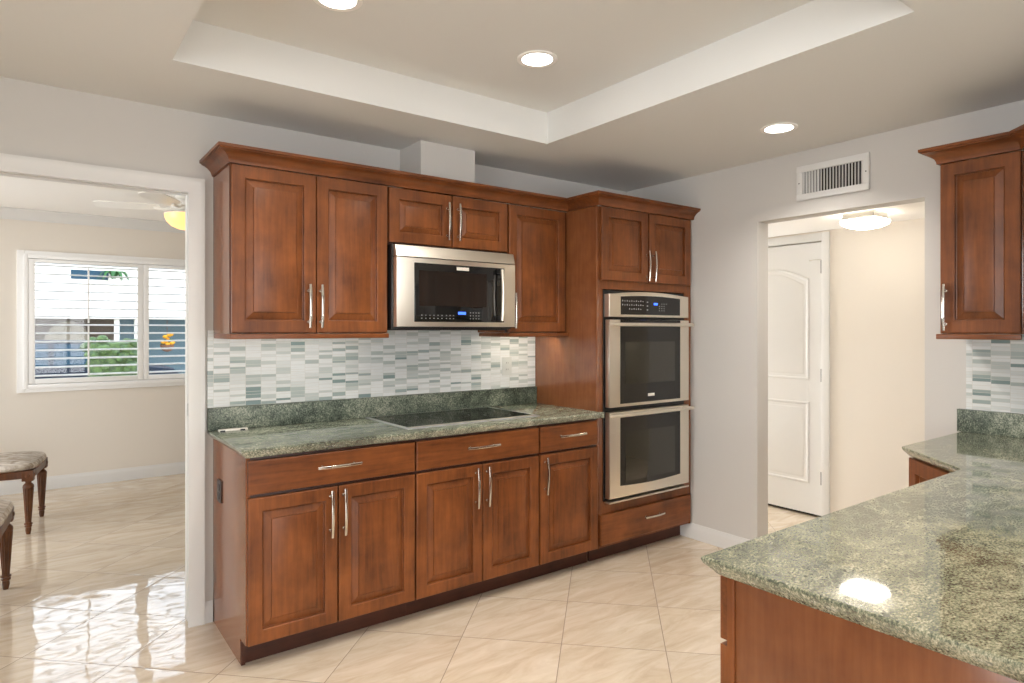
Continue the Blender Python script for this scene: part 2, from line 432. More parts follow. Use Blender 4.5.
# cased opening to the dining room
t1 = struct(MB().box(-.100, -.081, .0, .03, 0, 2.045).box(-.100, -.081, .062, .118, 0, 2.045).box(-.087, -.081, .03, .062, 0, 2.045)
            .box(-2.3, -.081, .0, .03, 2.045, 2.065).box(-2.3, -.081, .062, .118, 2.045, 2.065).box(-2.3, -.081, .03, .062, 2.058, 2.065).build('trim_1', M['trim']))
CP = [(-.0005, 0), (.012, 0), (.014, .006), (.016, .05), (.019, .056), (.019, .07), (-.0005, .07)]   # (out of the wall, across)
def casing(mb, xi, zt, xl):
    def ring(k):   # k: corner sequence along the casing path, inner edge then across
        pass
    pr = CP
    rings = [[(xi + a, -.001 - o, 0) for o, a in pr], [(xi + a, -.001 - o, zt + a) for o, a in pr], [(xl, -.001 - o, zt + a) for o, a in pr]]
    return mb.rings(rings)
cs = casing(MB(), -.108, 2.04, -2.3).build('casing', M['trim'], t1)
MB().box(-.1005, -.095, .035, .057, .985, 1.045, .001).build('latch_plate', M['hinge'], t1)

# hall beyond the right-hand opening
hx = 3.97
struct(MB().box(hx, hx + .1, -4.0, -.915, 0, 2.3).box(hx, hx + .1, -.085, 1.6, 0, 2.3).box(hx, hx + .1, -.915, -.085, 2.052, 2.3)
       .box(hx + .1, hx + .14, -1.0, 0, 0, 2.3).build('wall_hall', M['cream']))
struct(MB().box(XR + .116, hx, 1.5, 1.6, 2.11, 2.3).box(XR + .116, hx, 1.5, 1.6, 0, .1).build('wall_hall_end', M['cream']))
struct(MB().box(XR + .116, hx, -4.0, -3.9, 0, 2.3).build('wall_hall_near', M['cream']))
struct(MB().box(XR + .116, hx, -3.9, 1.5, 2.125, 2.3).build('ceiling_hall', M['ceil2']))
d1 = struct(bpy.data.objects.new('door_1', None)); C.objects.link(d1); d1.location = (hx, -.5, 0)
def door_leaf():
    x = hx + .004; b = bmesh.new(); dy0, dy1, dz0, dz1 = -.900, -.098, .022, 2.045
    mb = MB().box(x, x + .035, dy0, dy1, dz0, dz1)
    def panel(y0, y1, z0, z1, arch):
        n = 14; rings = []
        for i, d in [(0, 0), (.004, .0035), (.014, .0035), (.026, -.004), (.034, -.004), (.046, .0015), (.05, .002)]:
            a, c = y0 + i, y1 - i; lo, hi = z0 + i, z1 - i
            pts = [(a, lo), (c, lo)]
            for k in range(n + 1):
                q = k / n; yy = c + (a - c) * q
                pts.append((yy, hi - arch + arch * math.sin(math.pi * q) if arch else hi))
            rings.append([(x - d - .0005, p, z) for p, z in pts])
        mb.rings(rings, cap0=False)
    panel(-.80, -.20, 1.02, 1.87, .09); panel(-.80, -.20, .245, .855, 0)
    return mb.build('door_leaf', M['trim'], d1, angle=25)
door_leaf()
MB().box(hx - .015, hx - .0005, -.962, -.903, 0, 2.112, .003).box(hx - .015, hx - .0005, -.095, -.036, 0, 2.112, .003).box(hx - .015, hx - .0005, -.903, -.095, 2.052, 2.112, .003).build('casing', M['trim'], d1)
MB().box(hx + .045, hx + .1, -.912, -.09, 0, .03).build('threshold', M['dark'], d1)
for z in (1.86, 1.06, .30):
    MB().cyl((hx - .006, -.9015, z - .048), (hx - .006, -.9015, z + .048), .009, 8).box(hx - .002, hx + .0035, -.912, -.893, z - .042, z + .042).build('hinge', M['hinge'], d1)
MB().tube([(hx - .006, -.9015, 1.912), (hx - .015, -.885, 1.914), (hx - .016, -.84, 1.914), (hx - .008, -.815, 1.912)], .0022, 6).ball((hx - .006, -.812, 1.912), .005).build('hinge_stop', M['chrome'], d1)

# dining room
DY = 3.6
dw = MB(); wx0, wx1, wz0, wz1 = -.735, 1.015, .92, 2.015
dw.box(-3.3, wx0, DY, DY + .15, 0, 2.6).box(wx1, 3.0, DY, DY + .15, 0, 2.6).box(wx0, wx1, DY, DY + .15, 0, wz0).box(wx0, wx1, DY, DY + .15, wz1, 2.6)
struct(dw.build('wall_dining', M['cream']))
struct(MB().box(-3.4, -3.3, .115, .75, 0, 2.6).box(-3.4, -3.3, 3.05, DY + .15, 0, 2.6).box(-3.4, -3.3, .75, 3.05, 0, .45).box(-3.4, -3.3, .75, 3.05, 2.25, 2.6).build('wall_dining_left', M['cream']))
struct(MB().box(2.97, 3.07, .116, DY + .15, 0, 2.6).build('wall_dining_right', M['cream']))
struct(MB().box(-3.3, 2.97, .116, DY, 2.425, 2.6).build('ceiling_dining', M['ceil2']))
KP = [(0, 2.424), (.075, 2.424), (.075, 2.412), (.062, 2.402), (.04, 2.382), (.02, 2.356), (.012, 2.345), (.012, 2.335), (0, 2.335)]
struct(MB().sweep([(-3.299, DY - .001), (2.969, DY - .001)], KP, [(0, -1)]).build('trim_2', M['trim']))
struct(MB().sweep([(-3.299, DY - .001), (2.969, DY - .001)], [(d, z * 1.12) for d, z in BP], [(0, -1)]).build('baseboard_dining', M['trim']))
w1 = struct(bpy.data.objects.new('window_1', None)); C.objects.link(w1); w1.location = (.14, DY, wz0)
f = MB()
for (x0, x1, z0, z1) in ((-.800, -.745, .855, 2.078), (1.025, 1.08, .855, 2.078), (-.745, 1.025, .855, .91), (-.745, 1.025, 2.023, 2.078)):
    f.box(x0, x1, DY - .022, DY - .001, z0, z1, .004)
for (x0, x1, z0, z1) in ((-.752, -.722, .89, 2.045), (1.002, 1.032, .89, 2.045), (-.722, 1.002, .89, .925), (-.722, 1.002, 2.010, 2.045)):
    f.box(x0, x1, DY - .045, DY - .001, z0, z1, .003)
f.build('window_frame', M['shutter'], w1)
g = MB()
for (x0, x1, z0, z1) in ((wx0, wx0 + .03, wz0, wz1), (wx1 - .03, wx1, wz0, wz1), (wx0 + .03, wx1 - .03, wz0, wz0 + .03), (wx0 + .03, wx1 - .03, wz1 - .03, wz1)):
    g.box(x0 + .001, x1 - .001, DY + .09, DY + .13, z0 + .001, z1 - .001)
g.box(.125, .155, DY + .09, DY + .13, wz0 + .03, wz1 - .03)
g.build('sash', M['trim'], w1)
MB().box(wx0 + .03, wx1 - .03, DY + .108, DY + .112, wz0 + .03, wz1 - .03).build('pane', M['pane'], w1)

# unseen glazing: patio behind the camera, the other three added to admit light
def glazing(name, P, u, L, H, n):
    t = struct(bpy.data.objects.new(name, None)); C.objects.link(t); t.location = P
    w = Vector((-u[1], u[0], 0)); mb = MB(); fr = .06
    for k in range(n + 1):
        a = k * L / n; a0, a1 = (a, a + fr) if k == 0 else ((a - fr, a) if k == n else (a - fr / 2, a + fr / 2))
        mb.obox(P, u, w, a0, a1, -.03, .03, 0, H)
    mb.obox(P, u, w, fr, L - fr, -.03, .03, 0, fr).obox(P, u, w, fr, L - fr, -.03, .03, H - fr, H)
    mb.build('window_frame', M['trim'], t)
    MB().obox(P, u, w, fr, L - fr, -.004, .004, fr, H - fr).build('pane', M['pane'], t)
glazing('window_2', (-3.099, -6.875, .101), (1, 0, 0), 4.598, 2.298, 3)
glazing('added_window_5', (XR + .118, 1.55, .101), (1, 0, 0), .99, 2.008, 1)
glazing('added_window_4', (-3.35, .751, .451), (0, 1, 0), 2.298, 1.798, 2)
glazing('added_window_3', (-4.275, -5.699, .101), (0, 1, 0), 3.398, 2.298, 2)

# ================================================================ wall cabinets on the back wall
def upper_body(t, x0, x1, z0, z1, y0=-.003, yf=YU, rail=True, rl=True, left_side=True):
    MB().box(x0, x1, yf + .0205, y0, z0, z1).build('body', M['ply'], t)
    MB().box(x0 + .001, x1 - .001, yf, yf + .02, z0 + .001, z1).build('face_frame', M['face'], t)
    if left_side: MB().box(x0, x0 + .0008, yf, yf + .0204, z0, z1).build('frame_edge', M['ply'], t)
def light_rail(t, x0, x1, z, yf=YU - .026):
    MB().box(x0 - .004, x1, yf - .004, yf + .012, z - .024, z - .001, .004).box(x0 - .004, x0 + .016, yf + .012, -.03, z - .024, z - .001, .004) \
        .box(x1 - .016, x1, yf + .012, -.03, z - .024, z - .001, .003).build('light_rail', M['woodx'], t)
Z0, Z1 = 1.379, 2.128
FP = (0, YU, 0)
c1 = thing('wall_cabinet', 'brown two-door wall cabinet hung nearest the white cased doorway', 'cabinet', (.38, -.16, Z0), 'wall cabinets over the counter')
upper_body(c1, .001, .757, Z0, 2.13); light_rail(c1, .001, .757, Z0)
for x0, x1, hxx in ((.006, .384, .348), (.388, .753, .405)):
    d = raised_door(c1, 'door', FP, U, Wn, x0, x1, Z0 + .004, Z1, M['wood']); bar_handle(d, FP, U, Wn, hxx, 1.508)
c2 = thing('wall_cabinet', 'short two-door wall cabinet directly above the microwave', 'cabinet', (1.14, -.16, 1.835), 'wall cabinets over the counter')
upper_body(c2, .7585, 1.5165, 1.835, 2.13, left_side=False)
for x0, x1, hxx in ((.764, 1.134, 1.104), (1.141, 1.511, 1.172)):
    d = raised_door(c2, 'door', FP, U, Wn, x0, x1, 1.845, Z1 - .002, M['wood'], slope=.03); bar_handle(d, FP, U, Wn, hxx, 1.98)
c3 = thing('wall_cabinet', 'single-door wall cabinet between the microwave and the tall oven cabinet', 'cabinet', (1.75, -.16, Z0), 'wall cabinets over the counter')
upper_body(c3, 1.518, 1.975, Z0, 2.13, left_side=False); light_rail(c3, 1.518, 1.975, Z0)
d = raised_door(c3, 'door', FP, U, Wn, 1.524, 1.957, Z0 + .004, Z1 - .002, M['wood']); bar_handle(d, FP, U, Wn, 1.553, 1.508)

# crown moulding running over wall cabinets and oven cabinet
CRP = [(-.012, 2.1305), (.006, 2.1305), (.007, 2.140), (.012, 2.152), (.024, 2.166), (.040, 2.176), (.052, 2.180), (.052, 2.184), (.060, 2.186), (.060, 2.199), (-.012, 2.199)]
YUF, YBF = YU - .021, YB - .021
crown = MB().sweep([(-.0, -.003), (0, YUF), (1.975, YUF), (1.975, YBF), (2.853, YBF)], CRP, [(-1, 0), (0, -1), (-1, 0), (0, -1)]).build('crown_molding', M['woodx'])
tag(crown, 'long stepped brown crown molding along the tops of the cabinets and ovens', 'crown molding')

# ================================================================ tall oven cabinet
tc_ = thing('oven_cabinet', 'tall brown cabinet housing the two steel wall ovens', 'cabinet', (2.42, -.3, 0))
OX0, OX1, OZ0, OZ1 = 2.030, 2.782, .372, 1.640
MB().box(1.977, 1.995, YB, -.003, .0985, 2.13, .001).box(2.835, 2.853, YB, -.003, .0965, 2.13, .001).box(1.995, 2.835, -.02, -.003, .1, 2.13).box(1.995, 2.835, YB + .02, -.02, 2.11, 2.13) \
    .box(1.995, 2.835, YB + .02, -.02, OZ0 - .03, OZ0 - .01).box(1.995, 2.835, YB + .02, -.02, OZ1 + .006, OZ1 + .026).box(1.995, 2.835, YB + .02, -.02, .1, .118).build('body', M['ply'], tc_)
MB().box(1.995, OX0 - .001, YB, YB + .02, .1, 2.13).box(OX1 + .001, 2.835, YB, YB + .02, .1, 2.13).box(OX0 - .001, OX1 + .001, YB, YB + .02, .1, OZ0) \
    .box(OX0 - .001, OX1 + .001, YB, YB + .02, OZ1, 2.13).build('face_frame', M['wood'], tc_)
FB = (0, YB, 0)
for x0, x1, hxx in ((2.003, 2.410, 2.392), (2.421, 2.831, 2.450)):
    d = raised_door(tc_, 'door', FB, U, Wn, x0, x1, 1.692, 2.128, M['wood'], slope=.035); bar_handle(d, FB, U, Wn, hxx, 1.795, .19)
d = slab_front(tc_, 'drawer', FB, U, Wn, 1.998, 2.831, .118, .298, M['woodx']); bar_handle(d, FB, U, Wn, 2.447, .228, .18, False)
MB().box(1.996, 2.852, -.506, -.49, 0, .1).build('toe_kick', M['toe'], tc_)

# ================================================================ double oven
ov = thing('double_oven', 'stainless steel double wall oven with black glass doors', 'oven', (2.41, -.6, OZ0))
MB().box(OX0 + .004, OX1 - .004, YB + .025, -.06, OZ0 + .004, OZ1 - .006).box(2.028, 2.774, YB - .006, YB - .0005, OZ0 + .004, 1.614).box(OX0 + .004, OX1 - .004, YB - .0005, YB + .025, OZ0 + .004, OZ1 - .006).build('body', M['blackp'], ov)
YO = YB - .052
def arch_front(mb, x0, x1, z0, z1, rise, y0, y1, n=14, low=0.0):
    top = [(x1 + (x0 - x1) * k / n, z1 - rise + rise * math.sin(math.pi * k / n)) for k in range(n + 1)]
    bot = [(x0 + (x1 - x0) * k / n, z0 - low * math.sin(math.pi * k / n)) for k in range(n + 1)]
    pts = bot + top
    i = .002
    def r(y, s):
        cx, cz = (x0 + x1) / 2, (z0 + z1) / 2
        return [(x + (i * s if x < cx else -i * s), y, z + (i * s if z < cz else -i * s)) for x, z in pts]
    return mb.rings([r(y1, 0), r(y0 + .002, 0), r(y0, 1)])
cp = arch_front(MB(), 2.036, 2.768, 1.474, 1.630, .020, YO + .004, YB - .007).build('control_panel', M['steel'], ov)
arch_front(MB(), 2.132, 2.682, 1.488, 1.606, .010, YO + .0015, YO + .0038).build('control_glass', M['black'], cp)
MB().box(2.425, 2.46, YO, YO + .0013, 1.550, 1.564).build('display', M['blue'], cp)
def button(x, z, w_, h_, y_, t): MB().box(x, x + w_, y_, y_ + .0008, z, z + h_).build('button', M['grey'], t)
for r in range(3):
    for k in range(10 if r < 2 else 6):
        x = 2.142 + k * .02 + (.06 if r == 2 else 0); z = 1.567 - r * .024
        button(x, z, .007, .009 - .003 * (k % 2), YO + .0005, cp)
for r in range(4):
    for k in range(3 if r else 4):
        x = 2.475 + k * .022; z = 1.556 - r * .014
        if r or k > 0: button(x, z, .006, .005, YO + .0005, cp)
for r in range(3): button(2.36, 1.565 - r * .024, .012, .005, YO + .0005, cp)
def oven_door(z0, z1, gz0, gz1, wz0_, wz1_, hz, low, badge):
    dr = MB().box(2.036, 2.768, YO, YB - .012, z0, z1, .004).build('door', M['steelz'], ov)
    arch_front(MB(), 2.124, 2.678, gz0, gz1, 0, YO - .003, YO - .0003, low=low).build('door_glass', M['black'], dr)
    MB().box(2.166, 2.622, YO - .0042, YO - .0031, wz0_, wz1_, .0004).build('window', M['ovenwin'], dr)
    h = MB().cyl((1.990, YO - .034, hz), (2.766, YO - .034, hz), .0115, 14)
    for x in (2.06, 2.715): h.box(x - .016, x + .016, YO - .03, YO - .0005, hz - .010, hz + .010, .003)
    h.build('handle', M['steel'], dr)
    if badge: MB().box(2.365, 2.425, YO - .0055, YO - .0031, badge, badge + .018, .001).build('badge', M['badge'], dr)
oven_door(.934, 1.457, .952, 1.4565, 1.068, 1.322, 1.428, 0, .985)
oven_door(.392, .905, .462, .870, .485, .780, .888, .010, 0)
MB().box(2.036, 2.768, YO + .0, YB - .007, .365, .3755, .002).build('vent_trim', M['steel'], ov)

# ================================================================ microwave
mw = thing('microwave', 'stainless over-range microwave with black glass door', 'microwave', (1.14, -.2, 1.402))
MB().box(.762, 1.513, -.362, -.006, 1.400, 1.831, .003).build('body', M['blackp'], mw)
MX0, MX1, MY = .770, 1.5165, -.402
MB().rings([[(MX0, -.363, z0), (MX1, -.363, z0), (MX1, -.363, z1), (MX0, -.363, z1)] for z0, z1 in ((1.412, 1.766),)] +
           [[(MX0 + e, y, 1.412 + e), (MX1 - e, y, 1.412 + e), (MX1 - e, y, 1.766 - e * .3), (MX0 + e, y, 1.766 - e * .3)] for e, y in ((0, MY + .006), (.002, MY + .001), (.005, MY))]).build('front_panel', M['steelz'], mw)
vt = MB().rings([[(MX0 + e, y, 1.770), (MX1 - e, y, 1.770), (MX1 - e, y2, zt), (MX0 + e, y2, zt)] for e, y, y2, zt in ((0, -.363, -.363, 1.829), (0, MY + .004, MY + .020, 1.829), (.003, MY, MY + .018, 1.826))])
vt.build('vent_hood', M['steel'], mw)
dg = MB().box(.868, 1.433, MY - .008, MY - .0005, 1.437, 1.741, .003).build('door', M['black'], mw)
MB().box(.893, 1.312, MY - .0092, MY - .0081, 1.520, 1.702).build('window', simple('microwave_window_glass', srgb(30, 27, 24), .07, 0, Specular_IOR_Level=.7), dg)
MB().box(1.118, 1.196, MY - .0098, MY - .0081, 1.713, 1.731, .0006).build('badge', M['badge'], dg)
h = MB()
h.tube([(1.402, MY - .030, 1.732), (1.403, MY - .036, 1.66), (1.403, MY - .038, 1.59), (1.403, MY - .036, 1.52), (1.402, MY - .030, 1.447)], .0085, 10)
h.build('handle', M['steelz'], dg)
for z in (1.447, 1.707): MB().box(1.378, 1.411, MY - .0285, MY - .0085, z, z + .025, .003).build('handle_bracket', M['blackp'], dg)
MB().box(1.128, 1.176, MY - .0092, MY - .0081, 1.478, 1.492).build('display', M['blue'], dg)
for gx, n, m_, dx in ((.905, 6, 2, .024), (1.052, 3, 2, .022), (1.203, 4, 3, .018)):
    for a in range(n):
        for e in range(m_):
            button(gx + a * dx, 1.454 + e * .016, .006, .004, MY - .009, dg)
MB().box(.80, 1.48, -.36, -.06, 1.394, 1.3995).build('filter_panel', M['blackp'], mw)

# ================================================================ base cabinets
b1 = thing('base_cabinet', 'two-door base cabinet at the doorway end of the counter', 'cabinet', (.38, -.3, 0), 'base cabinets under the long counter')
b2 = thing('base_cabinet', 'two-door base cabinet under the black cooktop', 'cabinet', (1.15, -.3, 0), 'base cabinets under the long counter')
b3 = thing('base_cabinet', 'narrow one-door base cabinet beside the tall oven cabinet', 'cabinet', (1.76, -.3, 0), 'base cabinets under the long counter')
for t, x0, x1, ds, dw_, dh in ((b1, .018, .769, ((.003 + .003, .383, .350), (.389, .765, .410)), (.006, .765), .386),
                              (b2, .7695, 1.5295, ((.774, 1.153, 1.112), (1.158, 1.524, 1.180)), (.774, 1.524), 1.147),
                              (b3, 1.530, 1.976, ((1.538, 1.972, 1.566),), (1.538, 1.972), 1.756)):
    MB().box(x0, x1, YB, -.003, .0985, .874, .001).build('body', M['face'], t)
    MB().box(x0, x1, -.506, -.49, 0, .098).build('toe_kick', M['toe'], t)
    for a0, a1, hh in ds:
        d = raised_door(t, 'door', FB, U, Wn, a0, a1, .108, .708, M['wood']); bar_handle(d, FB, U, Wn, hh, .595)
    d = slab_front(t, 'drawer', FB, U, Wn, dw_[0], dw_[1], .722, .862, M['woodx']); bar_handle(d, FB, U, Wn, dh, .802, .20, False)
# finished end panel of the first base cabinet, notched for the toe space
pts = [(-.003, 0), (-.506, 0), (-.506, .108), (YB - .004, .108), (YB - .004, .874), (-.003, .874)]
MB().rings([[(0, y, z) for y, z in pts], [(.0175, y, z) for y, z in pts]]).build('end_panel', M['ply'], b1)
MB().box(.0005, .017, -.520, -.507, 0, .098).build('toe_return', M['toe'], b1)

so = thing('outlet', 'dark brown duplex outlet on the end of the base cabinets', 'outlet', (0, -.146, .652))
MB().box(-.006, -.0005, -.186, -.108, .602, .704, .002).build('cover_plate', M['brownp'], so)
for z in (.632, .672): MB().box(-.0085, -.006, -.166, -.128, z - .015, z + .015, .001).build('socket', M['blackp'], so)

# ================================================================ main countertop
def counter_profile(y_front, top=CT, bot=CB):
    return [(y_front + .024, bot), (y_front + .002, top - .013), (y_front, top - .006), (y_front + .004, top)]
ct = thing('countertop', 'long green granite countertop against the back wall', 'countertop', (.98, -.3, CB))
x0, x1, yf = -.027, 1.976, -.634
rg = []
for (z, e) in ((CB, .024), (CT - .014, .003), (CT - .007, 0), (CT - .002, .001), (CT, .005)):
    rg.append([(x0 + e, -.004, z), (x1, -.004, z), (x1, yf + e, z), (x0 + e, yf + e, z)])
slab = MB().rings(rg).box(1.9765, 2.0005, yf + .004, YB - .0215, CB + .003, CT - .001, .003)
slab.build('slab', M['granite'], ct)
MB().box(-.026, 1.975, -.030, -.004, CT + .0005, 1.0225, .002).build('upstand', M['granite_up'], ct)
sp = MB().box(-.026, 1.9755, -.012, -.002, 1.0235, 1.3935).build('backsplash', M['mosaic_x'])
tag(sp, 'white and grey-green mosaic tile backsplash along the back wall', 'backsplash')

ck = thing('cooktop', 'black glass electric cooktop with steel rim set in the granite', 'cooktop', (1.165, -.3, CT))
kx0, kx1, ky0, ky1 = .757, 1.572, -.553, -.052
MB().rings([[(a, b_, z) for a, b_ in ((kx0 + e, ky0 + e), (kx1 - e, ky0 + e), (kx1 - e, ky1 - e), (kx0 + e, ky1 - e))] for e, z in ((0, CT + .0005), (0, CT + .004), (.003, CT + .006), (.018, CT + .006), (.018, CT + .0035))]).build('rim', simple('cooktop_rim_metal', srgb(226, 226, 228), .3, .85), ck)
gl = MB().box(kx0 + .0185, kx1 - .0185, ky0 + .045, ky1 - .0185, CT + .004, CT + .0068).build('glass_top', simple('cooktop_glass', srgb(12, 12, 12), .06, 0, Specular_IOR_Level=.4), ck)
MB().box(kx0 + .0185, kx1 - .0185, ky0 + .0185, ky0 + .0445, CT + .004, CT + .0066).build('front_strip', M['steel'], ck)
def ring_mark(cx_, cy_, r):
    n = 40
    f_ = lambda q, z: [(cx_ + q * math.cos(2 * math.pi * k / n), cy_ + q * math.sin(2 * math.pi * k / n), z) for k in range(n)]
    z0, z1 = CT + .00685, CT + .00715
    MB().rings([f_(r, z0), f_(r, z1), f_(r - .002, z1), f_(r - .002, z0)], False, False).build('burner_ring', simple('burner_print', srgb(70, 68, 66), .3), gl)
for a in ((.92, -.20, .075), (.93, -.40, .095), (1.40, -.20, .095), (1.39, -.40, .075), (1.165, -.26, .11)): ring_mark(*a)

pw = thing('pop_up_outlet', 'slim silver power strip lying on the counter by the doorway', 'outlet', (.073, -.08, CT))
MB().box(.008, .138, -.096, -.062, CT + .0005, CT + .012, .004).build('strip_body', M['badge'], pw)
for x in (.022, .112): MB().box(x - .010, x + .012, -.0975, -.0955, CT + .0015, CT + .0085).build('socket', M['blackp'], pw)
wo = thing('outlet', 'white outlet cover on the mosaic backsplash right of the cooktop', 'outlet', (1.74, -.012, 1.165))
MB().box(1.702, 1.778, -.017, -.0125, 1.104, 1.222, .002).build('cover_plate', M['stone'], wo)
for z in (1.142, 1.184):
    MB().box(1.725, 1.757, -.0185, -.0172, z - .015, z + .015, .0006).build('socket', M['stone'], wo)
    MB().box(1.733, 1.735, -.019, -.0186, z - .004, z + .006).box(1.746, 1.748, -.019, -.0186, z - .004, z + .006).build('socket_slots', M['blackp'], wo)

def under_light(x0, x1, label, lens):
    t = thing('under_cabinet_light', label, 'light', ((x0 + x1) / 2, -.3, Z0), 'strip lights under the wall cabinets')
    MB().box(x0, x1, -.2355, -.195, Z0 - .0035, Z0 - .0005).box(x0, x1, -.240, -.236, Z0 - .023, Z0 - .0005).build('housing', M['white'], t)
    MB().box(x0 + .01, x1 - .005, -.229, -.220, Z0 - .005, Z0 - .0036).build('lens', lens, t)
under_light(.06, .70, 'slim strip light under the wall cabinet nearest the doorway', emit('strip_lens_cool', (1, .97, .92, 1), 22))
under_light(1.58, 1.968, 'slim strip light under the wall cabinet beside the oven cabinet', M['under'])

# ================================================================ right-hand wall cabinets
FR = (2.53 + .021, 0, 0); UR, WR = (0, -1, 0), (-1, 0, 0)
rc = thing('wall_cabinet', 'single-door wall cabinet on the right wall above the granite corner', 'cabinet', (2.7, -2.33, Z0), 'wall cabinets on the right wall')
MB().box(FR[0], XR - .003, -2.478, -2.178, Z0, 2.13, .0015).build('body', M['ply'], rc)
d = raised_door(rc, 'door', FR, UR, WR, 2.184, 2.474, Z0 + .004, Z1, M['wood'], fr=.056, slope=.034); bar_handle(d, FR, UR, WR, 2.206, 1.495)
MB().box(2.522, 2.540, -2.478, -2.170, Z0 - .024, Z0 - .001, .004).box(2.540, XR - .02, -2.190, -2.170, Z0 - .024, Z0 - .001, .004).build('light_rail', M['woody'], rc)
k = math.sqrt(.5)
rd = thing('corner_cabinet', 'angled corner wall cabinet at the right edge past the single-door cabinet', 'cabinet', (2.6, -2.8, Z0), 'wall cabinets on the right wall')
MB().prism([(XR - .003, -2.4795), (2.551, -2.4795), (2.551, -2.486), (2.262, -2.775), (2.262, -3.15), (XR - .003, -3.15)], Z0, 2.13).build('body', M['ply'], rd)
FD, UD, WD_ = (2.551 - .003, -2.486 - .003, 0), (-k, -k, 0), (-k, k, 0)
d = raised_door(rd, 'door', FD, UD, WD_, .012, .395, Z0 + .004, Z1, M['wood']); bar_handle(d, FD, UD, WD_, .36, 1.495)
crn = MB().sweep([(XR - .004, -2.178), (2.53, -2.178), (2.53, -2.4775), (2.245, -2.7625), (2.245, -3.15)], CRP, [(0, 1), (-1, 0), (-k, k), (-1, 0)]).build('crown_molding', M['woody'])
tag(crn, 'brown crown molding over the wall cabinets on the right wall', 'crown molding')
# ================================================================ peninsula
pn = thing('peninsula_countertop', 'pale green granite countertop of the peninsula in the foreground', 'countertop', (1.4, -2.8, CB))
outer = [(.449, -2.476), (1.895, -2.476), (2.196, -2.163), (XR - .003, -2.163), (XR - .003, -3.157), (2.047, -3.157), (2.047, -3.46), (.449, -3.46)]
def inset(pts, e, skip=()):
    n = len(pts); out = []
    for i in range(n):
        p0, p1, p2 = Vector(pts[i - 1]), Vector(pts[i]), Vector(pts[(i + 1) % n])
        a, b_ = (p1 - p0).normalized(), (p2 - p1).normalized()
        na, nb = Vector((a.y, -a.x)), Vector((b_.y, -b_.x))   # clockwise outline: right side is inward
        ea = 0 if (i - 1) % n in skip else e; eb = 0 if i in skip else e
        det = na.x * nb.y - na.y * nb.x
        if abs(det) < 1e-6: q = p1 + na * ea
        else:
            ca, cb = na.dot(p1) + ea, nb.dot(p1) + eb
            q = Vector(((ca * nb.y - cb * na.y) / det, (na.x * cb - nb.x * ca) / det))
        out.append((q.x, q.y))
    return out
SK = (3, 4, 5)
rg = [[(x, y, z) for x, y in inset(outer, e, SK)] for z, e in ((CB, .026), (CT - .014, .003), (CT - .006, 0), (CT - .002, .001), (CT, .004))]
MB().rings(rg).build('slab', M['granite2'], pn)
MB().box(XR - .029, XR - .003, -3.155, -2.148, CT + .0005, 1.0205, .002).build('upstand', M['granite_up'], pn)
sp2 = MB().box(XR - .010, XR - .001, -3.155, -2.180, 1.0215, Z0 + .012).build('backsplash', M['mosaic_y'])
tag(sp2, 'pale mosaic tile backsplash on the right wall above the granite corner', 'backsplash')

pb = thing('peninsula_cabinet', 'brown peninsula base with plain end panel in the foreground', 'cabinet', (1.2, -2.8, 0))
MB().box(.510, 1.86, -3.09, -2.513, .1, .8745).build('body', M['wood'], pb)
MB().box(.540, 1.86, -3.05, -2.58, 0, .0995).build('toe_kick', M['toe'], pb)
MB().box(.495, .5095, -3.10, -2.530, 0.0, .8745, .001).build('end_panel', M['ply'], pb)
MB().box(.489, .5095, -2.5295, -2.5125, 0.0, .8745, .002).build('corner_stile', M['wood'], pb)
FPN, UPN, WPN = (0, -2.5125, 0), (1, 0, 0), (0, 1, 0)
for a0, a1, hh in ((.492, .94, .90), (.945, 1.395, .99), (1.40, 1.85, 1.80)):
    d = slab_front(pb, 'drawer', FPN, UPN, WPN, a0, a1, .734, .868, M['woodx']); bar_handle(d, FPN, UPN, WPN, (a0 + a1) / 2, .80, .2, False)
    d = raised_door(pb, 'door', FPN, UPN, WPN, a0, a1, .108, .722, M['wood']); bar_handle(d, FPN, UPN, WPN, hh, .60)
cb_ = thing('corner_base_cabinet', 'reddish angled base cabinet under the granite corner by the hall opening', 'cabinet', (2.5, -2.5, 0))
MB().prism([(XR - .003, -2.19), (2.235, -2.19), (1.888, -2.537), (1.888, -3.13), (XR - .003, -3.13)], .1, .8745).build('body', M['wood'], cb_)
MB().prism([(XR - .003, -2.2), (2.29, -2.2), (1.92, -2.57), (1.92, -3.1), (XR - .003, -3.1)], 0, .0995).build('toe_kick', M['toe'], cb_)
FC, UC, WC = (2.235, -2.19, 0), (-k, -k, 0), (-k, k, 0)
d = raised_door(cb_, 'door', FC, UC, WC, .006, .46, .108, .868, M['wood']); bar_handle(d, FC, UC, WC, .42, .70)

# ================================================================ ceiling fixtures
def can_light(x, y, z, label, r=.068):
    t = thing('recessed_light', label, 'ceiling light', (x, y, z), 'recessed ceiling lights')
    MB().rings([[(x + q * math.cos(2 * math.pi * j / 32), y + q * math.sin(2 * math.pi * j / 32), zz) for j in range(32)] for q, zz in ((r + .022, z - .0005), (r + .022, z - .004), (r + .016, z - .006), (r, z - .0045), (r, z - .0005))], False, False).build('trim_ring', M['ceil2'], t)
    MB().lathe([(r - .001, z - .0008), (r - .001, z - .0025), (r - .02, z - .0035)], x, y, 32).build('lens', M['can'], t)
    d = bpy.data.lights.new('can_bulb', 'SPOT'); d.energy = CAN; d.color = (1.0, .94, .87); d.spot_size = math.radians(135); d.spot_blend = .7; d.shadow_soft_size = .055
    o = bpy.data.objects.new('can_bulb', d); C.objects.link(o); o.parent = t; o.location = (0, 0, -.012)
can_light(1.098, -1.118, TRAY, 'round recessed light in the middle of the raised ceiling tray')
can_light(.19, -1.09, TRAY, 'round recessed light in the tray cut by the top edge of the photo')
